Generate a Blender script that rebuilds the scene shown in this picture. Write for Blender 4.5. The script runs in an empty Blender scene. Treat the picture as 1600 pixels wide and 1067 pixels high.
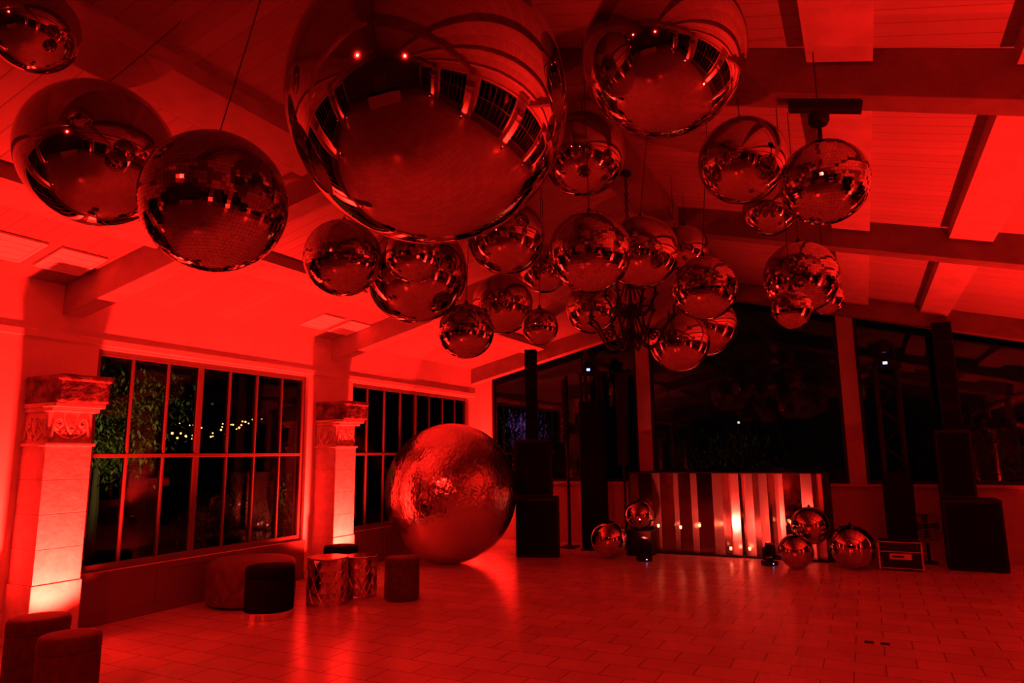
import bpy, math, random
from mathutils import Matrix, Vector
random.seed(7)
SC=bpy.context.scene
COL=SC.collection
pi=math.pi; tau=2*pi
# ---------------------------------------------------------------- camera
cd=bpy.data.cameras.new("camera"); cam=bpy.data.objects.new("camera",cd); COL.objects.link(cam)
cd.lens=24; cd.sensor_width=36; cd.clip_end=200
cam.matrix_world=(Matrix.Translation((0,0,1.6))@Matrix.Rotation(math.radians(27),4,'Z')
  @Matrix.Rotation(math.radians(99.4),4,'X')@Matrix.Rotation(math.radians(-0.6),4,'Z'))
SC.camera=cam
SC.view_settings.view_transform='Standard'
SC.view_settings.look='None'
# ---------------------------------------------------------------- materials
def mat(name,col,rough=.7,metal=0,noise=0,nscale=6,bump=0,bscale=30,col2=None,sheen=0,spec=.5):
    m=bpy.data.materials.new(name); m.use_nodes=True; nt=m.node_tree; p=nt.nodes['Principled BSDF']
    p.inputs['Base Color'].default_value=(*col,1); p.inputs['Roughness'].default_value=rough; p.inputs['Metallic'].default_value=metal
    p.inputs['Specular IOR Level'].default_value=spec
    if sheen: p.inputs['Sheen Weight'].default_value=sheen
    tc=nt.nodes.new('ShaderNodeTexCoord')
    if noise or col2:
        n=nt.nodes.new('ShaderNodeTexNoise'); n.inputs['Scale'].default_value=nscale; n.inputs['Detail'].default_value=6
        nt.links.new(tc.outputs['Object'],n.inputs['Vector'])
        r=nt.nodes.new('ShaderNodeValToRGB'); c2=col2 or tuple(c*(1-noise) for c in col)
        r.color_ramp.elements[0].color=(*c2,1); r.color_ramp.elements[1].color=(*col,1)
        r.color_ramp.elements[0].position=.35; r.color_ramp.elements[1].position=.62
        nt.links.new(n.outputs['Fac'],r.inputs[0]); nt.links.new(r.outputs[0],p.inputs['Base Color'])
    if bump:
        n2=nt.nodes.new('ShaderNodeTexNoise'); n2.inputs['Scale'].default_value=bscale; n2.inputs['Detail'].default_value=4
        nt.links.new(tc.outputs['Object'],n2.inputs['Vector'])
        b=nt.nodes.new('ShaderNodeBump'); b.inputs['Strength'].default_value=bump; b.inputs['Distance'].default_value=.02
        nt.links.new(n2.outputs['Fac'],b.inputs['Height']); nt.links.new(b.outputs[0],p.inputs['Normal'])
    return m
def emis(name,col,s):
    m=bpy.data.materials.new(name); m.use_nodes=True; p=m.node_tree.nodes['Principled BSDF']
    p.inputs['Base Color'].default_value=(*col,1); p.inputs['Emission Color'].default_value=(*col,1); p.inputs['Emission Strength'].default_value=s
    return m
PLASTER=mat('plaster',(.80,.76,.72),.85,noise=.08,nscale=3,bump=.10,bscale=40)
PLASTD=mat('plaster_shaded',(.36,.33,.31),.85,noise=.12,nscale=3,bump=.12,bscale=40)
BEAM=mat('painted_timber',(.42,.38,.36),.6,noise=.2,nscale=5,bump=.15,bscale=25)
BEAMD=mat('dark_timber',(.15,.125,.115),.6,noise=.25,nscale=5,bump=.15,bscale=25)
FRAME=mat('window_frame_paint',(.13,.115,.105),.5)
APRON=mat('door_panel_paint',(.17,.15,.14),.6)
STONE=mat('column_stone',(.64,.58,.53),.8,noise=.2,nscale=9,bump=.4,bscale=18)
STONED=mat('weathered_stone',(.30,.23,.21),.9,col2=(.06,.04,.04),nscale=8,bump=.8,bscale=22)
BLACK=mat('black_powder_coat',(.004,.004,.005),.6,spec=.25)
BLACKG=mat('black_grille',(.003,.003,.003),.85,spec=.1)
BLKV=mat('black_velvet',(.004,.0035,.0035),.95,spec=.06)
REDV=mat('burgundy_velvet',(.07,.03,.03),.9,noise=.3,nscale=20,sheen=.1,spec=.2)
DKV=mat('dark_velvet',(.07,.03,.03),.9,noise=.3,nscale=20,sheen=.1,spec=.2)
OTT=mat('tufted_velvet',(.10,.05,.045),.6,noise=.3,nscale=14,sheen=.15)
METAL=mat('brushed_steel',(.75,.70,.68),.3,1)
METALD=mat('dull_steel',(.45,.42,.41),.4,1)
DRUM=mat('hammered_metal',(.66,.57,.51),.2,1)
MIR=mat('mirror_foil',(.52,.49,.49),.035,1,bump=.05,bscale=2.6)
MIRT=mat('mirror_tiles',(.56,.53,.53),.04,1)
IRON=mat('wrought_iron',(.008,.006,.006),.5,.6)
CABLE=mat('steel_cable',(.01,.01,.01),.5,.5)
CLOTH=mat('table_cloth',(.6,.58,.55),.8)
BARK=mat('bark',(.08,.06,.045),.9,bump=.5)
LEAF=mat('leaves',(.13,.15,.05),.6,col2=(.05,.065,.018),nscale=12)
GRASS=mat('grass',(.02,.025,.012),.9,noise=.4,nscale=10,spec=.05)
BULB=emis('warm_bulb',(1,.40,.09),5)
LEDB=emis('status_led',(.35,.5,1),2.0)
LENSR=emis('red_lens',(1,.05,.03),6)
GLINTW=emis('warm_glint',(1,.16,.07),8)
WHITEL=emis('white_bulb',(1,.9,.8),.9)
MIRB=mat('booth_dark_mirror',(.24,.20,.19),.10,1,bump=.12,bscale=3)
SATIN=mat('booth_satin_panel',(.88,.80,.77),.22,.85,bump=.12,bscale=3)
def glass_mat():
    m=bpy.data.materials.new('window_glass'); m.use_nodes=True; nt=m.node_tree; nt.nodes.clear()
    o=nt.nodes.new('ShaderNodeOutputMaterial'); t=nt.nodes.new('ShaderNodeBsdfTransparent'); g=nt.nodes.new('ShaderNodeBsdfGlossy')
    g.inputs['Roughness'].default_value=.02; t.inputs[0].default_value=(.8,.85,.85,1)
    fr=nt.nodes.new('ShaderNodeFresnel'); fr.inputs[0].default_value=1.36
    mx=nt.nodes.new('ShaderNodeMixShader'); nt.links.new(fr.outputs[0],mx.inputs[0]); nt.links.new(t.outputs[0],mx.inputs[1]); nt.links.new(g.outputs[0],mx.inputs[2]); nt.links.new(mx.outputs[0],o.inputs[0])
    return m
GLASS=glass_mat()
def groove_mat():
    m=mat('ceiling_planks',(.5,.46,.44),.65); nt=m.node_tree; p=nt.nodes['Principled BSDF']
    tc=nt.nodes.new('ShaderNodeTexCoord'); s=nt.nodes.new('ShaderNodeSeparateXYZ'); nt.links.new(tc.outputs['Object'],s.inputs[0])
    a=nt.nodes.new('ShaderNodeMath'); a.operation='MULTIPLY'; a.inputs[1].default_value=1/.13; nt.links.new(s.outputs['Y'],a.inputs[0])
    f=nt.nodes.new('ShaderNodeMath'); f.operation='FRACT'; nt.links.new(a.outputs[0],f.inputs[0])
    fl=nt.nodes.new('ShaderNodeMath'); fl.operation='FLOOR'; nt.links.new(a.outputs[0],fl.inputs[0])
    wn=nt.nodes.new('ShaderNodeTexWhiteNoise'); wn.noise_dimensions='1D'; nt.links.new(fl.outputs[0],wn.inputs['W'])
    r=nt.nodes.new('ShaderNodeValToRGB'); e=r.color_ramp.elements; e[0].position=.0; e[0].color=(.42,.42,.42,1); e[1].position=.08; e[1].color=(1,1,1,1)
    nt.links.new(f.outputs[0],r.inputs[0])
    r2=nt.nodes.new('ShaderNodeValToRGB'); r2.color_ramp.elements[0].color=(.27,.245,.235,1); r2.color_ramp.elements[1].color=(.32,.29,.275,1); nt.links.new(wn.outputs['Value'],r2.inputs[0])
    mx=nt.nodes.new('ShaderNodeMix'); mx.data_type='RGBA'; mx.blend_type='MULTIPLY'; mx.inputs[0].default_value=1
    nt.links.new(r2.outputs[0],mx.inputs[6]); nt.links.new(r.outputs[0],mx.inputs[7]); nt.links.new(mx.outputs[2],p.inputs['Base Color'])
    b=nt.nodes.new('ShaderNodeBump'); b.inputs['Strength'].default_value=.5; b.inputs['Distance'].default_value=.008; nt.links.new(r.outputs[0],b.inputs['Height']); nt.links.new(b.outputs[0],p.inputs['Normal'])
    return m
PLANK=groove_mat()
def floor_mat():
    m=mat('stone_tiles',(.5,.46,.44),.3); nt=m.node_tree; p=nt.nodes['Principled BSDF']
    tc=nt.nodes.new('ShaderNodeTexCoord')
    br=nt.nodes.new('ShaderNodeTexBrick'); br.inputs['Scale'].default_value=1; br.inputs['Brick Width'].default_value=.42; br.inputs['Row Height'].default_value=.28
    br.inputs['Mortar Size'].default_value=.006; br.inputs['Mortar Smooth'].default_value=.4; br.inputs['Bias'].default_value=0
    br.inputs['Color1'].default_value=(.48,.44,.42,1); br.inputs['Color2'].default_value=(.56,.52,.49,1); br.inputs['Mortar'].default_value=(.24,.21,.2,1)
    nt.links.new(tc.outputs['Object'],br.inputs['Vector'])
    n=nt.nodes.new('ShaderNodeTexNoise'); n.inputs['Scale'].default_value=2.2; n.inputs['Detail'].default_value=8; nt.links.new(tc.outputs['Object'],n.inputs['Vector'])
    mr=nt.nodes.new('ShaderNodeMapRange'); mr.inputs[1].default_value=.3; mr.inputs[2].default_value=.7; mr.inputs[3].default_value=.92; mr.inputs[4].default_value=1.03; nt.links.new(n.outputs['Fac'],mr.inputs[0])
    mx=nt.nodes.new('ShaderNodeMix'); mx.data_type='RGBA'; mx.blend_type='MULTIPLY'; mx.inputs[0].default_value=1
    nt.links.new(br.outputs['Color'],mx.inputs[6]); nt.links.new(mr.outputs[0],mx.inputs[7]); nt.links.new(mx.outputs[2],p.inputs['Base Color'])
    mr2=nt.nodes.new('ShaderNodeMapRange'); mr2.inputs[1].default_value=.3; mr2.inputs[2].default_value=.7; mr2.inputs[3].default_value=.21; mr2.inputs[4].default_value=.27; nt.links.new(n.outputs['Fac'],mr2.inputs[0]); nt.links.new(mr2.outputs[0],p.inputs['Roughness'])
    b=nt.nodes.new('ShaderNodeBump'); b.inputs['Strength'].default_value=.5; b.inputs['Distance'].default_value=.006; b.invert=True; nt.links.new(br.outputs['Fac'],b.inputs['Height'])
    n3=nt.nodes.new('ShaderNodeTexNoise'); n3.inputs['Scale'].default_value=9; nt.links.new(tc.outputs['Object'],n3.inputs['Vector'])
    b2=nt.nodes.new('ShaderNodeBump'); b2.inputs['Strength'].default_value=.08; b2.inputs['Distance'].default_value=.01; nt.links.new(n3.outputs['Fac'],b2.inputs['Height']); nt.links.new(b.outputs[0],b2.inputs['Normal']); nt.links.new(b2.outputs[0],p.inputs['Normal'])
    return m
FLOOR=floor_mat()
def foil_mat():
    m=mat('crinkled_foil',(.58,.53,.50),.17,1); nt=m.node_tree; p=nt.nodes['Principled BSDF']
    tc=nt.nodes.new('ShaderNodeTexCoord'); mp=nt.nodes.new('ShaderNodeMapping'); mp.inputs['Scale'].default_value=(1.4,1.4,1); nt.links.new(tc.outputs['Object'],mp.inputs[0])
    n=nt.nodes.new('ShaderNodeTexNoise'); n.inputs['Scale'].default_value=8; n.inputs['Detail'].default_value=4; n.inputs['Distortion'].default_value=.6; nt.links.new(mp.outputs[0],n.inputs['Vector'])
    v=nt.nodes.new('ShaderNodeTexVoronoi'); v.inputs['Scale'].default_value=16; nt.links.new(mp.outputs[0],v.inputs['Vector'])
    a=nt.nodes.new('ShaderNodeMath'); a.operation='MULTIPLY_ADD'; a.inputs[1].default_value=.3; nt.links.new(v.outputs['Distance'],a.inputs[0]); nt.links.new(n.outputs['Fac'],a.inputs[2])
    b=nt.nodes.new('ShaderNodeBump'); b.inputs['Strength'].default_value=.42; b.inputs['Distance'].default_value=.03; nt.links.new(a.outputs[0],b.inputs['Height']); nt.links.new(b.outputs[0],p.inputs['Normal'])
    return m
FOIL=foil_mat()
# ---------------------------------------------------------------- mesh builder
class MB:
    def __init__(s): s.v=[]; s.f=[]
    def add(s,vs,fs,M=None):
        o=len(s.v)
        s.v+= [tuple(M@Vector(v)) if M else tuple(v) for v in vs]; s.f+=[tuple(i+o for i in f) for f in fs]; return s
    def box(s,a,b,M=None):
        x0,y0,z0=a;x1,y1,z1=b
        return s.add([(x0,y0,z0),(x1,y0,z0),(x1,y1,z0),(x0,y1,z0),(x0,y0,z1),(x1,y0,z1),(x1,y1,z1),(x0,y1,z1)],[(0,3,2,1),(4,5,6,7),(0,1,5,4),(1,2,6,5),(2,3,7,6),(3,0,4,7)],M)
    def cbox(s,c,d,M=None): return s.box([c[i]-d[i]/2 for i in range(3)],[c[i]+d[i]/2 for i in range(3)],M)
    def lathe(s,prof,n=32,M=None,fn=None):
        vs=[];fs=[]
        for (r,z) in prof:
            for i in range(n):
                a=tau*i/n; rr=fn(r,z,a) if fn else r; vs.append((rr*math.cos(a),rr*math.sin(a),z))
        for j in range(len(prof)-1):
            for i in range(n):
                k=(i+1)%n; fs.append((j*n+i,j*n+k,(j+1)*n+k,(j+1)*n+i))
        fs.append(tuple(range(n-1,-1,-1))); fs.append(tuple((len(prof)-1)*n+i for i in range(n)))
        return s.add(vs,fs,M)
    def tube(s,pts,r,n=6,M=None,closed=False):
        pts=[Vector(p) for p in pts]; vs=[];fs=[];N=len(pts)
        up=None
        for i,p in enumerate(pts):
            if closed: t=(pts[(i+1)%N]-pts[i-1])
            else: t=(pts[min(i+1,N-1)]-pts[max(i-1,0)])
            t.normalize()
            if up is None: up=Vector((0,0,1)) if abs(t.z)<.9 else Vector((1,0,0))
            a=t.cross(up); 
            if a.length<1e-4: a=t.orthogonal()
            a.normalize(); b=a.cross(t).normalized(); up=b
            rr=r[i] if isinstance(r,(list,tuple)) else r
            for k in range(n):
                th=tau*k/n; vs.append(p+a*math.cos(th)*rr+b*math.sin(th)*rr)
        for i in range(N if closed else N-1):
            j=(i+1)%N
            for k in range(n):
                l=(k+1)%n; fs.append((i*n+k,i*n+l,j*n+l,j*n+k))
        if not closed:
            fs.append(tuple(range(n-1,-1,-1))); fs.append(tuple((N-1)*n+i for i in range(n)))
        return s.add(vs,fs,M)
    def sphere(s,c,r,n=16,m=8,sc=(1,1,1)):
        pr=[]; 
        for j in range(m+1):
            a=-pi/2+pi*j/m; pr.append((max(r*math.cos(a),r*.004),r*math.sin(a)))
        return s.lathe(pr,n,Matrix.Translation(c)@Matrix.Diagonal((*sc,1)))
    def build(s,name,material,smooth=False,parent=None,loc=None,rot=None,bevel=0,auto=None):
        m=bpy.data.meshes.new(name); m.from_pydata(s.v,[],s.f); m.materials.append(material); m.validate(); m.update()
        if smooth:
            m.polygons.foreach_set('use_smooth',[len(p.vertices)<=4 for p in m.polygons])
        o=bpy.data.objects.new(name,m); COL.objects.link(o)
        if loc is not None: o.location=loc
        if rot is not None: o.rotation_euler=(0,0,rot)
        if parent: o.parent=parent
        if bevel:
            bv=o.modifiers.new('bevel','BEVEL'); bv.width=bevel; bv.segments=2; bv.limit_method='ANGLE'
        return o
def empty(name,loc,rot=0):
    o=bpy.data.objects.new(name,None); o.location=loc; o.rotation_euler=(0,0,rot); o.empty_display_size=.1; COL.objects.link(o); return o
def tag(o,label,cat,group=None):
    o['label']=label; o['category']=cat
    if group: o['group']=group
    return o
def struct(o,label=None):
    o['kind']='structure'
    if label: o['label']=label
    return o
# ---------------------------------------------------------------- room shell
XL,XR,YB,YF,XC=-6.8,3.2,12.0,-7.0,-1.8
def under(x): return 4.12-.23*(XC-x) if x<XC else 4.12-.265*(x-XC)
def ceilz(x): return under(x)+.30
struct(MB().box((XL-.2,YF-.2,-.1),(XR+.2,YB+.2,0)).build('floor',FLOOR),'pale rectangular stone floor tiles')
def slab(x0,x1,y0,y1,zf,t):
    b=MB(); vs=[(x0,y0,zf(x0)),(x1,y0,zf(x1)),(x1,y1,zf(x1)),(x0,y1,zf(x0))]
    vs+=[(a,c,z+t) for a,c,z in vs]
    return b.add(vs,[(0,1,2,3),(7,6,5,4),(0,4,5,1),(1,5,6,2),(2,6,7,3),(3,7,4,0)])
b=slab(XL-.3,XC,YF-.2,YB+.3,ceilz,.1); b2=slab(XC,XR+.3,YF-.2,YB+.3,ceilz,.1); b.add(b2.v,b2.f)
struct(b.build('ceiling',PLANK),'sloping timber plank ceiling meeting at a ridge')
wins=[(-6.6,-4.2),(-3.1,-.45),(.55,3.25),(4.17,7.12),(8.05,11.47)]
colY=[-3.65,.05,3.75,7.5]
WZ0,WZ1,TZ=.50,2.70,1.63
wi=0; ti=0
for side in (-1,1):
    xi=XL if side<0 else XR; xo=xi+side*.2; a,c=min(xi,xo),max(xi,xo)
    w=MB(); w.box((a,YF,0),(c,YB+.2,WZ0)); w.box((a,YF,WZ1),(c,YB+.2,ceilz(xi)))
    ys=[YF]+[y for p in wins for y in p]+[YB+.2]
    for k in range(0,len(ys),2): w.box((a,ys[k],WZ0),(c,ys[k+1],WZ1))
    struct(w.build('wall_left' if side<0 else 'wall_right',PLASTER))
    ti+=1
    x1=xi-side*.022
    struct(MB().box((min(xi,x1),YF,WZ1+.03),(max(xi,x1),YB-.3,WZ1+.10)).build('trim_%d'%ti,PLASTER,bevel=.008),'plaster ledge above the windows')
    for (y0,y1) in wins:
        wi+=1; f=MB(); xm=xi+side*.08; h=.03
        n=7 if y1<8 else 8
        f.box((xm-h,y0,WZ0),(xm+h,y0+.06,WZ1)); f.box((xm-h,y1-.06,WZ0),(xm+h,y1,WZ1))
        f.box((xm-h,y0+.06,WZ0),(xm+h,y1-.06,WZ0+.07)); f.box((xm-h,y0+.06,WZ1-.06),(xm+h,y1-.06,WZ1))
        f.box((xm-h,y0+.06,TZ-.02),(xm+h,y1-.06,TZ+.02))
        for k in range(1,n):
            y=y0+(y1-y0)*k/n; t=.035 if k==n//2 else .013
            f.box((xm-h*.9,y-t,WZ0+.07),(xm+h*.9,y+t,TZ-.02)); f.box((xm-h*.9,y-t,TZ+.02),(xm+h*.9,y+t,WZ1-.06))
        o=struct(f.build('window_%d'%wi,FRAME,bevel=.004),'painted steel window with tall narrow panes')
        MB().box((xm-.004,y0+.05,WZ0+.05),(xm+.004,y1-.05,WZ1-.05)).build('window_glass',GLASS,parent=o)
        ti+=1; ap=MB(); xa=xi-side*.02; xb=xi-side*.008
        ap.box((min(xi,xb),y0-.03,0),(max(xi,xb),y1+.03,WZ0))
        for k in range(0,n+1,2):
            y=y0+(y1-y0)*k/n; t=.025 if k not in (0,n) else .05
            ap.box((min(xb,xa),y-t,.09),(max(xb,xa),y+t,WZ0-.06))
        ap.box((min(xb,xa)-.0,y0-.03,WZ0-.06),(max(xb,xa),y1+.03,WZ0)); ap.box((min(xb,xa),y0-.03,0),(max(xb,xa),y1+.03,.09))
        struct(ap.build('trim_%d'%ti,APRON),'framed lower panels of the glazed doors')
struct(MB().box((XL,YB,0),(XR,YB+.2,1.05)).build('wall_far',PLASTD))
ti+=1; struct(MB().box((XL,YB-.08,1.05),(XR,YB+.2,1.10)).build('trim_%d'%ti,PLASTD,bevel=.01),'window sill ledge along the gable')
posts=[-6.7,-3.47,-.14,3.1]
for x in posts:
    ti+=1
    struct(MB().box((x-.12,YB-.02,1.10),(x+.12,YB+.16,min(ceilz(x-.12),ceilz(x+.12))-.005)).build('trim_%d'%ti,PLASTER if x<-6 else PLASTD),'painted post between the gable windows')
for i in range(3):
    x0,x1=posts[i]+.12,posts[i+1]-.12; wi+=1; f=MB(); y0,y1=YB+.02,YB+.08
    f.box((x0,y0,1.10),(x1,y1,1.15)); f.box((x0,y0,1.15),(x0+.05,y1,ceilz(x0)-.05)); f.box((x1-.05,y0,1.15),(x1,y1,ceilz(x1)-.05))
    o=struct(f.build('window_%d'%wi,BLACK),'large dark gable window reaching the roof')
    xs=[x0,x1] if not (x0<XC<x1) else [x0,XC,x1]
    poly=[(x0,1.12),(x1,1.12)]+[(x,ceilz(x)) for x in reversed(xs)]
    n=len(poly); vs=[(x,YB+.045,z) for x,z in poly]+[(x,YB+.053,z) for x,z in poly]
    MB().add(vs,[tuple(range(n)),tuple(range(2*n-1,n-1,-1))]+[(k,(k+1)%n,n+(k+1)%n,n+k) for k in range(n)]).build('window_glass',GLASS,parent=o)
poly=[(XL-.2,0),(XR+.2,0),(XR+.2,ceilz(XR)),(XC,ceilz(XC)),(XL-.2,ceilz(XL))]; n=5
vs=[(x,YF-.2,z) for x,z in poly]+[(x,YF,z) for x,z in poly]
struct(MB().add(vs,[tuple(range(n)),tuple(range(2*n-1,n-1,-1))]+[(k,(k+1)%n,n+(k+1)%n,n+k) for k in range(n)]).build('wall_near',mat('dark_plaster',(.08,.07,.065),.9)))
d=MB(); d.box((-2.6,YF,0),(-2.5,YF+.06,2.2)); d.box((-1.1,YF,0),(-1.0,YF+.06,2.2)); d.box((-2.6,YF,2.2),(-1.0,YF+.06,2.3)); d.box((-2.5,YF,0),(-1.82,YF+.04,2.2)); d.box((-1.78,YF,0),(-1.1,YF+.04,2.2))
struct(d.build('door_1',BEAMD),'double timber door')
# rafters: (y at the left wall, at the ridge, at the right wall)
RAFT=[(-6.75,-6.75,-6.75),(-3.75,-3.75,-3.75),(.05,.05,.05),(3.88,4.12,4.45),(7.65,7.65,7.65),(11.65,11.65,11.65)]
def rafty(R,x): return R[0]+(R[1]-R[0])*(x-XL)/(XC-XL) if x<XC else R[1]+(R[2]-R[1])*(x-XC)/(XR-XC)
for R in RAFT:
    for side in (-1,1):
        ti+=1; xe=XL if side<0 else XR; ye=R[0] if side<0 else R[2]
        vs=[(x,y+s*.1,z) for s in (-1,1) for x,y,z in ((XC,R[1],under(XC)),(XC,R[1],ceilz(XC)),(xe,ye,ceilz(xe)),(xe,ye,under(xe)))]
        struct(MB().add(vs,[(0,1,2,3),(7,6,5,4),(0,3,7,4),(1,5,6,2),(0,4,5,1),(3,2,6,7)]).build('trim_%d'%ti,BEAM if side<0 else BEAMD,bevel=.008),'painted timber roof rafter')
def hang_z(x,y):
    for R in RAFT:
        if abs(rafty(R,x)-y)<.11: return under(x)
    return ceilz(x)
def bays(x,s):
    y=[rafty(R,x) for R in RAFT]; e=[YF]+y+[12.0]; out=[]
    for k in range(len(e)-1):
        a=e[k]+(.14 if k else 0); c=e[k+1]-(.14 if k<len(e)-2 else 0)
        if c-a>.2: out.append((a,c))
    return out
for off in (-3.55,-1.9,1.85,2.85,4.1):
    x=XC+off; ti+=1; s=.17; b=MB()
    for a,c in bays(x,s):
        q=slab(x-s,x+s,a,c,lambda xx: ceilz(xx)-.11,.109); b.add(q.v,q.f)
    struct(b.build('trim_%d'%ti,BEAM),'flat painted timber purlin')
ti+=1; b=MB()
for a,c in bays(XC,.12): b.box((XC-.12,a,4.14),(XC+.12,c,4.385))
struct(b.build('trim_%d'%ti,BEAMD),'dark timber ridge beam')
PATCHW=mat('light_patch_white',(.98,.95,.93),.4)
for (yc,xc) in ((3.38,-6.30),(7.18,-6.30),(-.4,-6.30)):  # white panels added to imitate bright patches of light on the ceiling
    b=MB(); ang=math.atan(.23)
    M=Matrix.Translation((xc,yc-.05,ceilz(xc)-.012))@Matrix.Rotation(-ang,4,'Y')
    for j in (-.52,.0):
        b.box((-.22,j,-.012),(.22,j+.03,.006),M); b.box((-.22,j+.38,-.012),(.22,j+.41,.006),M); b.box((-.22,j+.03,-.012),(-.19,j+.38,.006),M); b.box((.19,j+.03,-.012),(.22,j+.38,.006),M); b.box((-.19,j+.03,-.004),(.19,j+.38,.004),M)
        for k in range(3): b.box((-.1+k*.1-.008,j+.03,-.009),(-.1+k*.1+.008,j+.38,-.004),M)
    tag(b.build('ceiling_light_patch',PATCHW),'added pair of white framed panels standing in for light patches on the ceiling','light_patch','ceiling light patches')
# ---------------------------------------------------------------- columns
def spiral(cx,cz,r0,turns,dirx,start,n=22):
    return [(cx+dirx*(r0*(1-.8*i/n))*math.cos(start+turns*tau*i/n),cz+(r0*(1-.8*i/n))*math.sin(start+turns*tau*i/n)) for i in range(n+1)]
def column(side,yc):
    xi=XL if side<0 else XR; W=.215; pr=.385; K=.88
    e=empty('column',(xi,yc,0),0 if side<0 else pi)
    tag(e,'square block-built stone column with carved scroll capital beside the windows','column','stone columns')
    MB().box((0.002,-W,0),(pr,W,.53)).build('plinth',STONE,parent=e,bevel=.006)
    sh=MB(); z=.532
    for k in range(4):
        sh.box((0.002,-W+.01,z),(pr-.012,W-.01,z+.2955)); z+=.297
    sh.build('shaft',STONE,parent=e,bevel=.004)
    b=MB(); b.box((.002,-W+.02,1.725),(pr-.03,W-.02,2.02)); b.box((.002,-W-.01,1.715),(pr+.01,W+.01,1.745))
    b.box((.002,-W,2.02),(pr+.05,W,2.06)); b.box((.002,-W-.01,2.06),(pr+.12,W+.01,2.10))
    b.build('neck_moulding',STONE,parent=e,bevel=.008)
    r=MB()
    for face in range(3):
        if face==0: F=lambda u,z,o=0: (pr-.03+o,u*K,z+.02)
        elif face==1: F=lambda u,z,o=0: (pr/2-.01+u*.8,-W+.02-o,z+.02)
        else: F=lambda u,z,o=0: (pr/2-.01+u*.8,W-.02+o,z+.02)
        for sg in (-1,1):
            r.tube([F(u,z,.006) for u,z in spiral(sg*.12,1.90,.055,1.6,sg,pi*1.5)],[.016]*18+[.012]*5,6)
            r.tube([F(u,z,.006) for u,z in spiral(sg*.06,1.80,.04,1.3,-sg,pi*.5)],.012,6)
            r.tube([F(sg*(.02+.16*t),1.76+.12*t*t,.006) for t in [i/8 for i in range(9)]],[.018-.001*i for i in range(9)],6)
            r.tube([F(sg*(.19-.02*t),1.76+.16*t,.006) for t in [i/6 for i in range(7)]],[.02-.002*i for i in range(7)],6)
        for k in range(-2,3):
            r.tube([F(k*.022*t*1.2,1.80+.15*t-.01*abs(k)*t,.01) for t in [i/6 for i in range(7)]],[.008,.014,.018,.018,.015,.011,.006],6)
    r.build('carved_relief',STONE,smooth=True,parent=e)
    b=MB(); b.box((.002,-W-.01,2.10),(pr+.17,W+.01,2.31)); b.box((.002,-W-.02,2.29),(pr+.19,W+.02,2.35))
    b.build('abacus_block',STONED,parent=e,bevel=.02)['label']='dark weathered stone block'
    return e
for side in (-1,1):
    for y in colY: column(side,y)
LC=(1,.0115,.007)
def uplight(x,y,rot,energy,spot=75,tilt=22,grp='column uplights'):
    e=empty('uplight',(x,y,0),rot); tag(e,'small black floor uplight glowing red at the column foot','light',grp)
    MB().box((-.07,-.08,0),(.07,.08,.03)).box((-.02,-.095,.03),(.02,-.08,.17)).box((-.02,.08,.03),(.02,.095,.17)).build('yoke',BLACK,parent=e,bevel=.004)
    MB().lathe([(.05,.05),(.065,.06),(.07,.17),(.072,.175)],20).build('lamp_housing',BLACK,parent=e)
    MB().lathe([(.055,.176),(.055,.179)],20).build('lens',LENSR,parent=e)
    l=bpy.data.lights.new('uplight_beam','SPOT'); l.energy=energy; l.color=LC; l.spot_size=math.radians(spot); l.spot_blend=.7; l.shadow_soft_size=.04
    o=bpy.data.objects.new('uplight_beam',l); COL.objects.link(o); o.parent=e; o.location=(0,0,.2); o.rotation_euler=(pi,math.radians(-tilt),0)
    return e
for i,y in enumerate(colY):
    uplight(XL+.40+.40,y-.10,0,(150,150,1650,1450)[i],122); uplight(XR-.40-.26,y,pi,(150,200,1300,1900)[i],130,8)
uplight(-6.30,11.45,0,1500,124,18)
uplight(2.7,11.3,pi,500,125,8)
# ---------------------------------------------------------------- mirror balls
def tiled(r):
    b=MB(); ts=.018; m=max(24,int(pi*r/ts)); 
    for j in range(m):
        a0=-pi/2+pi*j/m; a1=-pi/2+pi*(j+1)/m; am=(a0+a1)/2; n=max(5,int(tau*r*math.cos(am)/ts))
        for i in range(n):
            t0=tau*i/n; t1=tau*(i+.93)/n; rr=r; tx=random.gauss(0,.007); ty=random.gauss(0,.007); s=ts*.5
            vs=[]
            for (a,t,su,sv) in ((a0+(a1-a0)*.035,t0,-1,-1),(a0+(a1-a0)*.035,t1,1,-1),(a1-(a1-a0)*.035,t1,1,1),(a1-(a1-a0)*.035,t0,-1,1)):
                q=rr+s*(su*tx+sv*ty); vs.append((q*math.cos(a)*math.cos(t),q*math.cos(a)*math.sin(t),q*math.sin(a)))
            b.add(vs,[(0,1,2,3)])
    b.sphere((0,0,0),r*.992,48,24)
    return b
def mball(x,y,z,r,tile=False,label='',anchor=None,motor=False,floor=False,group='hanging mirror balls'):
    if tile: o=tiled(r).build('mirror_ball',MIRT,loc=(x,y,z))
    else:
        o=MB().sphere((0,0,0),r,72,40).build('mirror_ball',MIR,smooth=True,loc=(x,y,z))
    o['label']=label; o['category']='mirror ball'; o['group']=group
    MB().lathe([(.02*(r/.3)+.008,-.006),(.02*(r/.3)+.008,.008),(.012,.014),(.01,.03)],16).build('hanging_cap',BLACK,parent=o,loc=(0,0,r))
    if not floor:
        ax,ay=anchor if anchor else (0,0)
        zt=hang_z(x+ax,y+ay)-z
        MB().tube([(0,0,r+.02),(ax*.5,ay*.5,(r+zt)/2),(ax,ay,zt-.005)],.003,5).build('hanging_cable',CABLE,parent=o)
        if motor:
            MB().lathe([(.012,r+.03),(.012,r+.10),(.045,r+.105),(.055,r+.125),(.055,r+.17),(.04,r+.175)],20).build('rotation_motor',BLACK,smooth=False,parent=o)
    return o
S='smooth chrome mirror ball hanging on a thin cable'
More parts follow.
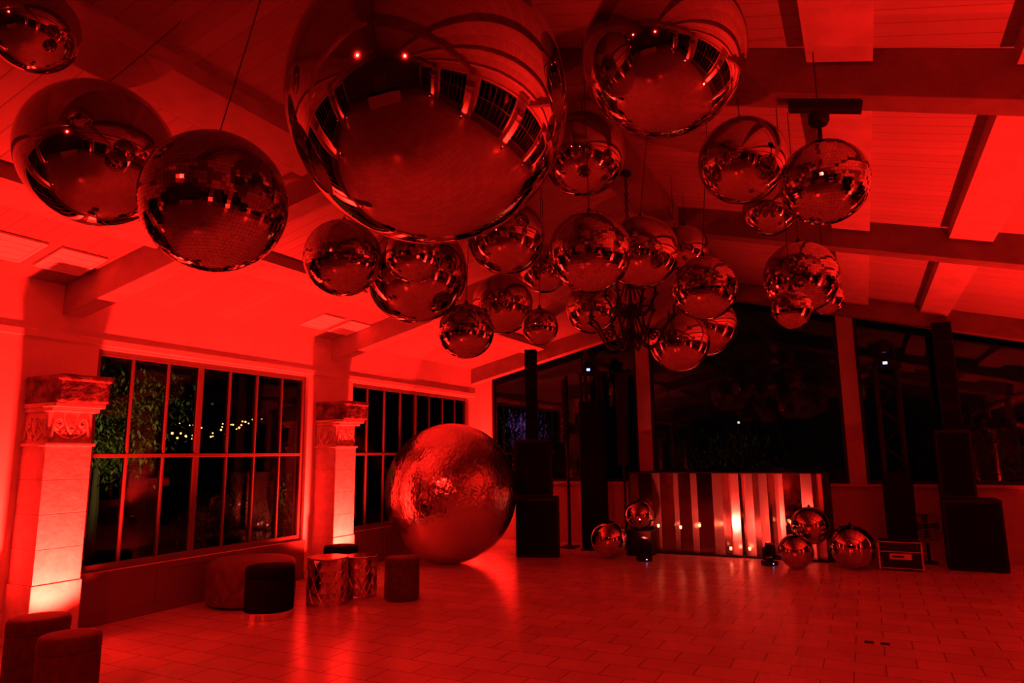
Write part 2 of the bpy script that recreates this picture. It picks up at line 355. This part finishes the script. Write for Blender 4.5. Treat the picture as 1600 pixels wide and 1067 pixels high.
T='faceted disco ball of small mirror tiles hanging on a cable'
B=[(-3.29,1.57,3.58,.2,0,'medium smooth chrome mirror ball hung near the purlin',(.1,.1)),
(-3.79,2.22,3.33,.412,0,'large smooth chrome mirror ball hung beside a tiled one',(.5,.1)),
(-2.57,2.05,2.76,.322,1,'large faceted disco ball of small mirror tiles hung low',(-.05,.3)),
(-1.53,2.25,3.07,.588,0,'giant smooth chrome mirror ball, the biggest hanging one',(0,0)),
(-.68,2.90,3.41,.372,0,'large smooth chrome mirror ball hung high beside the giant one',(0,0)),
(-1.62,4.33,3.71,.300,0,S,(0,0)),(-.53,4.21,3.38,.266,0,S,(0,-.05)),
(-.08,3.99,3.07,.235,1,'faceted disco ball of small mirror tiles under a black motor',(0,0)),
(-.54,5.89,3.62,.228,0,S,(0,0)),(-3.40,3.87,3.08,.292,1,T,(-.1,.2)),(-2.58,3.62,2.92,.189,1,T,(0,0)),
(-3.26,4.62,3.13,.437,0,'large smooth chrome mirror ball behind smaller disco balls',(0,0)),
(-2.39,4.61,3.30,.304,0,S,(0,0)),(-2.75,6.12,3.45,.247,0,S,(0,0)),(-1.44,3.92,2.85,.258,1,T,(0,-.02)),
(-1.47,5.20,3.19,.294,0,S,(.1,0)),(-1.53,7.10,3.75,.242,0,S,(0,0)),(-.94,4.91,2.77,.232,1,T,(.1,0)),
(-2.50,6.81,3.15,.279,1,T,(0,0)),(-2.89,5.49,2.98,.281,0,S,(0,0)),(-2.83,4.73,2.60,.227,1,T,(.03,.05)),
(-2.29,5.00,2.63,.15,0,'small smooth chrome mirror ball hanging lowest of the cluster',(0,.1)),
(-.30,5.01,2.79,.249,1,T,(0,0)),(-.33,4.43,2.46,.12,1,'small faceted disco ball hanging low on a long cable',(0,0)),
(-.18,5.86,2.80,.135,1,'small faceted disco ball hanging low on a long cable',(0,0)),
(-1.50,7.80,3.02,.35,0,S,(0,0)),(-1.51,6.51,2.65,.286,0,'smooth chrome mirror ball hanging low beside the chandelier',(0,0))]
for i,(x,y,z,r,t,l,a) in enumerate(B): mball(x,y,z,r,bool(t),l,a,motor=(i==7))
G='mirror balls by the booth'
FB=[(-3.67,10.47,.285,.285,'smooth chrome mirror ball on the floor beside the booth'),
(-3.32,10.94,.62,.235,'smooth chrome mirror ball stacked on top of a crate'),
(-.80,10.96,.55,.262,'smooth chrome mirror ball stacked on two others'),
(-.98,10.56,.232,.232,'smooth chrome mirror ball on the floor by the booth'),
(-.28,10.84,.295,.295,'larger smooth chrome mirror ball on the floor beside a flight case')]
for x,y,z,r,l in FB: mball(x,y,z,r,False,l,floor=True,group=G)
gb=MB().sphere((0,0,0),1.02,96,56,(.98,.98,1.02)).build('giant_foil_ball',FOIL,smooth=True,loc=(-5.68,9.05,1.045))
tag(gb,'giant crinkled metallic foil ball standing on the floor by the windows','ball')
# ---------------------------------------------------------------- chandelier
ch=empty('chandelier',(-1.74,5.73,2.60)); tag(ch,'black wrought iron chandelier with scrolled arms and candle cups','chandelier')
MB().lathe([(.008,-.12),(.03,-.09),(.012,-.06),(.035,0),(.05,.04),(.02,.09),(.015,.2),(.04,.26),(.02,.3),(.012,.42),(.03,.46),(.01,.5)],16).build('centre_stem',IRON,smooth=True,parent=ch)
for ring,(n,R,z0) in enumerate(((8,.38,.0),(6,.22,.22))):
    for k in range(n):
        a=tau*k/n+ring*.3; ca,sa=math.cos(a),math.sin(a); P=lambda u,z:(u*ca,u*sa,z)
        arm=MB(); pts=[]
        for i in range(15):
            t=i/14; u=.03+(R-.03)*t; z=z0+.05-.14*math.sin(pi*min(t*1.2,1))*(R/.36)+.1*t**3; pts.append(P(u,z))
        arm.tube(pts,.011,5)
        arm.tube([P(.55*R+.05*(1-.7*i/12)*math.cos(i*.55),z0+.02+.05*(1-.7*i/12)*math.sin(i*.55)) for i in range(13)],.008,5)
        arm.tube([P(.04+.25*R*i/6,z0+.3-.28*(i/6)**.6*(R/.36)) for i in range(7)],.007,5)
        Mx=Matrix.Translation(P(R,z0+.15)); arm.lathe([(.008,0),(.03,.012),(.034,.02),(.012,.022),(.012,.09),(.004,.11)],10,Mx)
        arm.build('arm',IRON,parent=ch)
cn=MB(); zt=ceilz(-1.74)-.28-2.60; z=.5; k=0
while z<zt-.03:
    pts=[]
    for i in range(10):
        a=tau*i/10; u=.013*math.cos(a); w=.024*math.sin(a); pts.append((u,0,z+w+.02) if k%2 else (0,u,z+w+.02))
    cn.tube(pts,.0045,4,closed=True); z+=.038; k+=1
cn.lathe([(.05,zt-.02),(.05,zt)],16)
cn.build('chain',IRON,parent=ch)
# ---------------------------------------------------------------- DJ booth (angled mirror strip front)
bx0,bx1,by=-3.60,-.62,11.36
e=empty('dj_booth',(bx0,by,0)); tag(e,'wide booth faced with angled vertical mirror strips, lit from below','dj booth')
BH=1.27; W=bx1-bx0
pat=[17,22,17,21,10,19,12,24,18,9,17,7,15,8,15,10,13,26,17,4,11]
tot=sum(pat); xx=0; depth=[0]; cur=0
for k,wd in enumerate(pat):
    w=wd/tot*W; nxt=-min(.14,w*(.35+.5*((k*37)%10)/10)) if k%2==0 else 0
    y0=(0 if k%2==0 else cur); y1=(nxt if k%2==0 else 0); cur=y1
    t=.006; b=MB(); a0,a1=y0+.06,y1+.06
    b.add([(xx,a0,.03),(xx+w,a1,.03),(xx+w,a1,BH),(xx,a0,BH),(xx,a0+t,.03),(xx+w,a1+t,.03),(xx+w,a1+t,BH),(xx,a0+t,BH)],[(0,1,2,3),(7,6,5,4),(0,4,5,1),(3,2,6,7),(0,3,7,4),(1,5,6,2)])
    o=b.build('mirror_panel',SATIN if k%2==0 else MIRB,parent=e); xx+=w
    if k%2: o['label']='dark tinted mirror strip'
MB().box((-.02,-.09,0),(W+.02,.5,.03)).build('base_board',BLACK,parent=e)
MB().box((-.02,-.09,BH),(W+.09,.5,BH+.02)).build('counter_top',BLACK,parent=e,bevel=.004)
MB().box((-.03,.09,.03),(-.0,.5,BH)).build('end_panel',BLACK,parent=e); MB().box((W,-.06,.03),(W+.09,.5,BH)).build('end_panel',BLACK,parent=e)
for x,z in ((.50,.43),(.86,.42),(1.16,.46),(1.62,.13),(1.90,.14),(2.52,.55)):  # added glowing beads stand in for lamp reflections in the booth strips
    b=MB().lathe([(.014,-.02),(.02,0),(.02,.025),(.01,.03)],12).build('reflected_glint',GLINTW,parent=e,loc=(x,-.105,z))
    MB().tube([(0,0,-.02),(0,.0,-z+.0)],.003,5).build('glint_stem',BLACK,parent=b)
# ---------------------------------------------------------------- stage hardware
DLENS=mat('dark_lens',(.02,.02,.03),.05)
def moving_head(x,y,z,rot,tilt,label='black moving head stage light with a small status display',s=1.0,k=1.0):
    e=empty('moving_head_light',(x,y,z),rot); tag(e,label,'stage light','moving head stage lights')
    MB().box((-.13*s,-.11*s,0),(.13*s,.11*s,.09*s)).build('base',BLACK,parent=e,bevel=.01)
    MB().lathe([(.08*s,.09*s),(.08*s,.11*s)],20).box((-.14*s,-.04*s,.11*s),(.14*s,.04*s,.14*s)).box((-.14*s,-.04*s,.14*s),(-.115*s,.04*s,.36*s)).box((.115*s,-.04*s,.14*s),(.14*s,.04*s,.36*s)).build('yoke',BLACK,parent=e,bevel=.006)
    M=Matrix.Translation((0,0,.3*s))@Matrix.Rotation(tilt,4,'X')
    MB().lathe([(.05*s,-.13*s),(.085*s,-.1*s),(.1*s,0),(.09*s,.08*s),(.095*s,.14*s),(.08*s,.15*s)],24,M).build('head',BLACK,smooth=True,parent=e)
    MB().lathe([(.07*s,.151*s),(.07*s,.154*s)],20,M).build('lens',DLENS,parent=e)
    MB().box((-.02*s*k,-.112*s,.032*s),(.02*s*k,-.11*s,(.032+.028*k)*s)).build('status_display',LEDB,parent=e)
    return e
def truss(x,y,h,w,label,cover=None):
    e=empty('truss_tower',(x,y,0),math.radians(4)); tag(e,label,'truss tower','truss towers')
    MB().box((-.22,-.19,0),(.22,.19,.02)).build('base_plate',BLACK,parent=e)
    b=MB(); q=w/2
    for sx in(-1,1):
        for sy in (-1,1): b.tube([(sx*q,sy*q,.02),(sx*q,sy*q,h)],.024,8)
    n=int(h/w); 
    for k in range(n):
        z0=.03+(h-.06)*k/n; z1=.03+(h-.06)*(k+1)/n
        if k%2: z0,z1=z1,z0
        for sy in (-1,1): b.tube([(-q,sy*q,z0),(q,sy*q,z1)],.01,5); b.tube([(sy*q,-q,z0),(sy*q,q,z1)],.01,5)
    b.build('truss_frame',BLACK,parent=e)
    MB().box((-.2,-.18,h),(.2,.18,h+.02)).build('top_plate',BLACK,parent=e)
    if cover: MB().box((-q-.04,-q-.04,.03),(q+.04,q+.04,cover)).build('fabric_sleeve',BLACKG,parent=e,bevel=.02)
    return e
def speaker(x,y,rot,w,dep,subh,top,label,colx=0,colw=.2,fac=.86):
    e=empty('loudspeaker_stack',(x,y,0),rot); tag(e,label,'loudspeaker','loudspeaker stacks')
    for k in range(2):
        z0=k*subh; ww=w if k==0 else w*fac
        c=MB().box((-w/2,-dep/2,z0+.01),(-w/2+ww,dep/2,z0+subh-.005)).build('subwoofer',BLACK,parent=e,bevel=.012)
        g=MB().box((-w/2+.03,-dep/2-.012,z0+.05),(-w/2+ww-.03,-dep/2-.001,z0+subh-.05))
        for i in range(int((ww-.1)/.025)): g.box((-w/2+.045+i*.025,-dep/2-.018,z0+.06),(-w/2+.05+i*.025,-dep/2-.012,z0+subh-.06))
        g.build('speaker_grille',BLACKG,parent=c)
    z=2*subh; c=MB()
    c.box((colx-colw/2,-.12,z),(colx+colw/2,.12,z+.01))
    m=5; hh=(top-z-.01)/m
    for k in range(m): c.box((colx-colw/2,-.11,z+.012+k*hh),(colx+colw/2,.13,z+.01+(k+1)*hh-.006))
    c=c.build('line_array_column',BLACK,parent=e,bevel=.008)
    g=MB()
    for k in range(m): g.box((colx-colw/2+.015,-.122,z+.03+k*hh),(colx+colw/2-.015,-.111,z-.01+(k+1)*hh))
    g.build('speaker_grille',BLACKG,parent=c)
    return e
speaker(-4.83,10.35,math.radians(22),.68,.6,.92,3.34,'tall black column loudspeaker on stacked subwoofers beside the foil ball',-.08,.2)
speaker(1.22,11.5,math.radians(-2),.68,.6,.94,3.42,'tall black column loudspeaker on stacked subwoofers by the gable window',-.10,.24,.62)
truss(-4.20,11.3,2.98,.3,'black truss tower in a fabric sleeve carrying a stage light',2.5)
truss(.37,11.66,2.82,.28,'black open truss tower carrying a stage light by the window',1.3)
moving_head(-4.24,11.3,3.0,math.radians(16),2.6,k=1.5)
moving_head(.37,11.66,2.84,math.radians(-2),2.5,k=1.5)
moving_head(-3.10,10.40,0,math.radians(40),.5,'black moving head light on the floor aimed at the mirror booth',.75,.7)
moving_head(-1.36,10.72,0,math.radians(50),.4,'black moving head light on the floor aimed at the mirror booth',.7,.7)
e=empty('stage_light_bar',(-4.72,11.4,0)); tag(e,'black light bar stand with vertical row of small lamps','stage light')
MB().box((-.13,-.16,0),(.13,.16,.02)).tube([(0,0,.02),(0,0,3.0)],.03,8).build('stand_pole',BLACK,parent=e)
b=MB()
for k in range(9): b.lathe([(.05,0),(.06,.02),(.06,.09),(.04,.1)],12,Matrix.Translation((0,-.03,1.9+k*.12))@Matrix.Rotation(pi/2,4,'X'))
b.build('lamp_row',BLACK,parent=e)
e=empty('column_loudspeaker',(-3.78,11.68,0)); tag(e,'slim black column loudspeaker on a round base','loudspeaker')
MB().lathe([(.16,0),(.16,.02),(.03,.03)],24).tube([(0,0,.02),(0,0,1.4)],.02,8).build('stand',BLACK,parent=e)
MB().box((-.08,-.08,1.4),(.08,.08,3.02)).build('speaker_column',BLACK,parent=e,bevel=.01)
e=MB().box((-.2,-.16,0),(.2,.16,.385)).build('equipment_crate',BLACK,loc=(-3.32,11.02,0),bevel=.01); tag(e,'small black equipment crate beside the mirror booth','crate')
fc=empty('flight_case',(.30,11.08,0)); tag(fc,'black flight case with metal edges and a white label','flight case')
MB().box((-.26,-.2,.03),(.26,.2,.38)).build('case_body',BLACK,parent=fc)
b=MB()
for sx in (-1,1):
    for sy in (-1,1): b.cbox((sx*.255,sy*.195,.205),(.022,.022,.36))
    for z in (.035,.25,.375): b.cbox((sx*.257,0,z),(.012,.4,.012))
for sy in (-1,1):
    for z in (.035,.25,.375): b.cbox((0,sy*.197,z),(.52,.012,.012))
b.build('edge_trim',METALD,parent=fc)
for sx in(-1,1):
    for sy in (-1,1): MB().sphere((sx*.255,sy*.195,.375),.02,10,6).build('ball_corner',METALD,parent=fc,smooth=True); MB().sphere((sx*.255,sy*.195,.03),.03,10,6).build('ball_corner',METALD,parent=fc,smooth=True)
MB().box((-.13,-.2025,.15),(.13,-.2005,.225)).build('label_plate',CLOTH,parent=fc)
MB().box((-.1,-.2045,.175),(.04,-.203,.2)).build('label_print',BLACK,parent=fc)
fn=empty('floor_fan',(.68,11.76,0)); tag(fn,'round black floor fan with wire guard','fan')
MB().box((-.1,-.1,0),(.1,.06,.03)).tube([(0,0,.03),(0,0,.28)],.02,8).build('fan_stand',BLACK,parent=fn)
b=MB(); zc=.52; FM=Matrix.Translation((0,0,zc))
for r in (.05,.09,.13,.17,.205): b.tube([(r*math.cos(tau*i/28),-.06+.04*(r/.2)**2,r*math.sin(tau*i/28)) for i in range(28)],.005,4,FM,closed=True)
for k in range(10): 
    a=tau*k/10; b.tube([(0.03*math.cos(a),-.06,.03*math.sin(a)),(.205*math.cos(a),-.02,.205*math.sin(a)),(.205*math.cos(a),.05,.205*math.sin(a))],.004,4,FM)
b.build('wire_guard',METALD,parent=fn)
b=MB()
for k in range(4):
    M=FM@Matrix.Rotation(tau*k/4,4,'Y')
    b.add([(.02,-.02,.02),(.16,-.03,.06),(.17,.0,-.04),(.03,.01,-.02)],[(0,1,2,3)],M)
b.lathe([(.03,-.03),(.04,.0),(.035,.08)],16,FM@Matrix.Rotation(-pi/2,4,'X')); b.build('fan_blades',BLACK,parent=fn)
# ---------------------------------------------------------------- stools, ottoman, drum tables
def stool(x,y,r,h,mt,label,pleat=True,ring=False):
    e=empty('stool',(x,y,0)); tag(e,label,'stool','round velvet stools')
    z0=.07 if ring else .012
    if ring: MB().lathe([(r*.99,0),(r*1.01,.005),(r*1.01,.065),(r*.99,.07)],48).build('base_ring',METAL,parent=e)['label']='brushed metal base ring'
    else: MB().lathe([(r*.9,0),(r*.9,.012)],32).build('foot_disc',BLACK,parent=e)
    f=(lambda R,z,a: R*(1+.014*abs(math.cos(20*a)))) if pleat else None
    MB().lathe([(r*.96,z0),(r*.975,z0+.01),(r*.975,h*.5),(r*.97,h-.11),(r*.95,h-.10)],160 if pleat else 48,None,f).build('upholstered_body',mt,smooth=True,parent=e)
    MB().lathe([(r*.95,h-.10),(r*.995,h-.09),(r*1.0,h-.05),(r*.985,h-.02),(r*.93,h-.004),(r*.6,h),(r*.1,h+.002)],48).build('seat_cushion',mt,smooth=True,parent=e)
    return e
stool(-4.82,6.64,.20,.46,REDV,'round burgundy velvet pleated stool standing alone on the tiles')
stool(-5.56,5.38,.245,.50,BLKV,'round black velvet stool with a metal base ring',True,True)
stool(-5.86,6.80,.21,.52,BLKV,'round black velvet stool behind the metallic drum tables')
stool(-5.57,3.15,.205,.45,DKV,'round dark red pleated velvet stool near the column')
stool(-4.83,2.94,.19,.45,DKV,'round dark red pleated velvet stool beside a matching one')
e=empty('ottoman',(-6.28,5.80,0)); tag(e,'large round tufted dark velvet ottoman by the windows','ottoman')
r=.46;h=.47; prof=[(r*.98,.03)]+[(r,.05+.38*j/14) for j in range(15)]+[(r*.97,.455),(r*.9,.47),(r*.5,.475),(r*.05,.47)]
def tuft(R,z,a):
    if z>.44: return R
    u=a*14/tau; v=z/.13
    return R*(1+.055*(abs(math.sin(pi*(u+v/2)))*abs(math.sin(pi*(u-v/2))))**.5)
MB().lathe(prof,168,None,tuft).build('tufted_body',OTT,smooth=True,parent=e)
b=MB()
for j in range(3):
    for k in range(14):
        a=tau*(k+(.5 if j%2 else 0))/14; b.sphere((r*1.0*math.cos(a),r*1.0*math.sin(a),.13*(j+1)),.012,8,4)
o=b.build('buttons',BLKV,parent=e); o['kind']='stuff'
MB().lathe([(r*.93,0),(r*.93,.03)],48).build('base_plinth',BLACK,parent=e)
def drum(x,y,r,h,label):
    e=empty('drum_table',(x,y,0)); tag(e,label,'side table','metal drum tables')
    b=MB(); n=20; m=8; vs=[];fs=[]
    for j in range(m+1):
        for i in range(n):
            a=tau*(i+(.5 if j%2 else 0))/n; rr=r*(.98 if j%2==0 else 1.0); vs.append((rr*math.cos(a),rr*math.sin(a),.02+(h-.04)*j/m))
    for j in range(m):
        for i in range(n):
            k=(i+1)%n
            if j%2==0: fs+=[(j*n+i,j*n+k,(j+1)*n+i),(j*n+k,(j+1)*n+k,(j+1)*n+i)]
            else: fs+=[(j*n+i,j*n+k,(j+1)*n+k),(j*n+i,(j+1)*n+k,(j+1)*n+i)]
    b.add(vs,fs); b.build('faceted_drum',DRUM,parent=e)
    b=MB()
    for k in range(12):
        for sg in (-1,1):
            b.tube([((r*1.01)*math.cos(tau*k/12+sg*t*1.05),(r*1.01)*math.sin(tau*k/12+sg*t*1.05),.03+(h-.06)*t) for t in [i/14 for i in range(15)]],.006,4)
    b.build('lattice_ribs',DRUM,parent=e)
    MB().lathe([(r*1.0,h-.02),(r*1.03,h-.016),(r*1.03,h-.003),(r*1.0,h)],48).build('table_top',DRUM,parent=e)
    MB().lathe([(r*1.0,0),(r*1.03,.004),(r*1.03,.018),(r*1.0,.02)],48).build('foot_ring',DRUM,parent=e)
drum(-5.44,6.10,.215,.50,'metallic drum side table with a diamond embossed pattern')
drum(-5.36,6.56,.19,.46,'smaller metallic drum side table with a diamond embossed pattern')
for dx in (-.06,.06):
    o=MB().box((-.035,-.035,0),(.035,.035,.004)).build('floor_socket',BLACK,loc=(-.05+dx,6.81,.001),bevel=.002); tag(o,'small black square socket set in the floor tiles','floor socket','floor sockets')
o=MB().box((-.2,-.04,-.05),(.2,.04,0)).build('track_light_rail',BLACK,loc=(-.04,4.22,under(-.04)-.010)); o.rotation_euler=(0,math.atan(.265),0); tag(o,'short black electrical track fixed under the rafter','track rail')
e=empty('bar_table',(-1.6,-4.6,0)); tag(e,'long bar table covered with a pale cloth','table')
MB().box((-1.5,-.4,0),(1.5,.4,1.0)).build('table_cloth',CLOTH,parent=e,bevel=.02)
MB().box((-1.55,-.45,1.0),(1.55,.45,1.03)).build('table_top',BLACK,parent=e)
# ---------------------------------------------------------------- outside
o=MB().box((-40,-30,-.25),(40,60,-.15)).build('ground',GRASS); o['kind']='structure'; o['label']='dark grass outside the windows'
def plant(x,y,cz,rad,nl,size,name,label,cat):
    e=empty(name,(x,y,-.15)); tag(e,label,cat)
    MB().tube([(0,0,0),(.03,.02,cz*.4),(-.02,.04,cz*.8)],[.08,.06,.03],7).build('trunk',BARK,parent=e)
    b=MB(); cl=[(random.uniform(-.6,.6),random.uniform(-.6,.6),random.uniform(-.6,.6)) for _ in range(16)]
    for _ in range(nl):
        c=random.choice(cl); v=Vector([max(-1,min(1,c[i]+random.gauss(0,.2))) for i in range(3)])
        p=Vector((v.x*rad[0],v.y*rad[1],cz+v.z*rad[2]))
        if p.z<.03: p.z=random.uniform(.03,.4)
        M=Matrix.Translation(p)@Matrix.Rotation(random.uniform(0,tau),4,'Z')@Matrix.Rotation(random.uniform(-1.3,1.3),4,'X')
        s=size*random.uniform(.6,1.3); b.add([(0,-s,0),(s*.35,0,0),(0,s,0),(-s*.35,0,0)],[(0,1,2,3)],M)
    b.build('foliage',LEAF,parent=e)
plant(-10.2,6.35,2.45,(.8,1.35,1.15),7500,.055,'tree','small leafy tree lit faintly outside the windows','tree')
plant(-8.8,4.4,.75,(.6,.9,.7),2500,.05,'bush','leafy shrub outside the windows','bush')
plant(-8.8,7.9,.75,(.6,1.0,.7),2500,.05,'bush','leafy shrub outside the windows','bush')
plant(-9.2,10.9,1.1,(.8,1.2,.9),2500,.06,'bush','leafy shrub outside the windows','bush')
plant(-9.6,14.2,2.3,(1,1,1.1),2800,.07,'tree','small leafy tree outside the corner window','tree')
plant(-8.2,17.2,2.0,(.9,.8,1.0),2500,.07,'bush','tall shrub glowing faintly purple beyond the gable','bush')
plant(-3.2,19,1.3,(2.2,1,1.1),3500,.09,'bush','dark hedge beyond the gable windows','bush')
plant(1.8,19,1.3,(2.2,1,1.1),3500,.09,'bush','dark hedge beyond the gable windows','bush')
def strand(p0,p1,sag,n,label):
    e=empty('string_lights',p0); tag(e,label,'string lights','warm string lights'); P0=Vector(p0);P1=Vector(p1); d=P1-P0
    f=lambda t: Vector((d.x*t,d.y*t,d.z*t-sag*4*t*(1-t)))
    MB().tube([f(i/20) for i in range(21)],.006,4).build('wire',BLACK,parent=e)
    for i in range(n):
        t=min(.98,max(.02,(i+random.uniform(-.3,1.3))/n)); q=f(t); MB().sphere((q.x+random.uniform(-.08,.08),q.y,q.z-random.uniform(.02,.12)),random.uniform(.011,.024),8,6).build('bulb',BULB,parent=e,smooth=True)
for a in (((-11.4,8.3,2.1),(-11.6,10.6,2.5),.12,12),((-11.9,8.6,2.1),(-12.0,10.9,2.45),.15,12),((-12.3,9.2,2.35),(-12.4,11.6,2.6),.10,10),((-9.2,4.75,2.25),(-9.4,5.5,2.3),.08,5)):
    strand(*a,'string of warm glowing bulbs in the garden')
e=empty('garden_lamp',(-3.41,22,-.15)); tag(e,'small white garden lamp on a thin post','lamp')
MB().tube([(0,0,0),(0,0,2.6)],.02,6).build('lamp_post',BLACK,parent=e); MB().sphere((0,0,2.65),.04,10,6).build('lamp_globe',WHITEL,parent=e)
# ---------------------------------------------------------------- lights
def light(kind,loc,energy,col,size=.1,target=None,spot=None,blend=.5,name='floor_fill'):
    l=bpy.data.lights.new(name,kind); l.energy=energy; l.color=col
    if kind=='AREA': l.size=size
    else: l.shadow_soft_size=size
    if spot: l.spot_size=math.radians(spot); l.spot_blend=blend
    o=bpy.data.objects.new(name,l); COL.objects.link(o); o.location=loc
    if target is not None: o.rotation_euler=(Vector(target)-Vector(loc)).to_track_quat('-Z','Y').to_euler()
    return o
RED=(1,.012,.0075)
light('SPOT',(-2.5,-1.5,3.7),900,RED,.03,(-3.2,5.6,0),84,.95)  # unseen fill spots added to brighten the floor, no fixture modelled
light('SPOT',(-.3,-1.5,3.3),420,RED,.03,(.8,6.0,0),84,.95)
light('SPOT',(-3.10,10.35,.35),130,(1,.05,.03),.03,(-2.6,11.4,.6),110,.6,'booth_light')
light('SPOT',(-1.36,10.65,.35),130,(1,.05,.03),.03,(-1.5,11.4,.6),110,.6,'booth_light')
GL=(1,.72,.18)
light('SPOT',(-7.7,4.6,.3),400,GL,.08,(-10.2,6.0,2.8),80,.8,name='garden_light')
light('SPOT',(-7.6,7.3,2.0),60,GL,.08,(-9.2,10.9,1.0),80,.8,name='garden_light')
light('SPOT',(-7.7,3.3,2.0),50,(1,.3,.12),.08,(-8.8,4.6,.5),90,.8,name='garden_light')
light('SPOT',(-8.2,12.6,.3),160,GL,.08,(-9.6,14.2,2.4),80,.8,name='garden_light')
light('SPOT',(-8.0,15.6,2.6),260,(.28,.06,1),.08,(-8.2,17.2,2.4),60,.8,name='garden_light')
light('SPOT',(-3.0,17.0,2.4),12,(1,.3,.15),.08,(-3.0,19,1.2),100,.8,name='garden_light')
w=bpy.data.worlds.new('world'); SC.world=w; w.use_nodes=True; w.node_tree.nodes['Background'].inputs[0].default_value=(.0006,.0004,.0005,1); w.node_tree.nodes['Background'].inputs[1].default_value=1
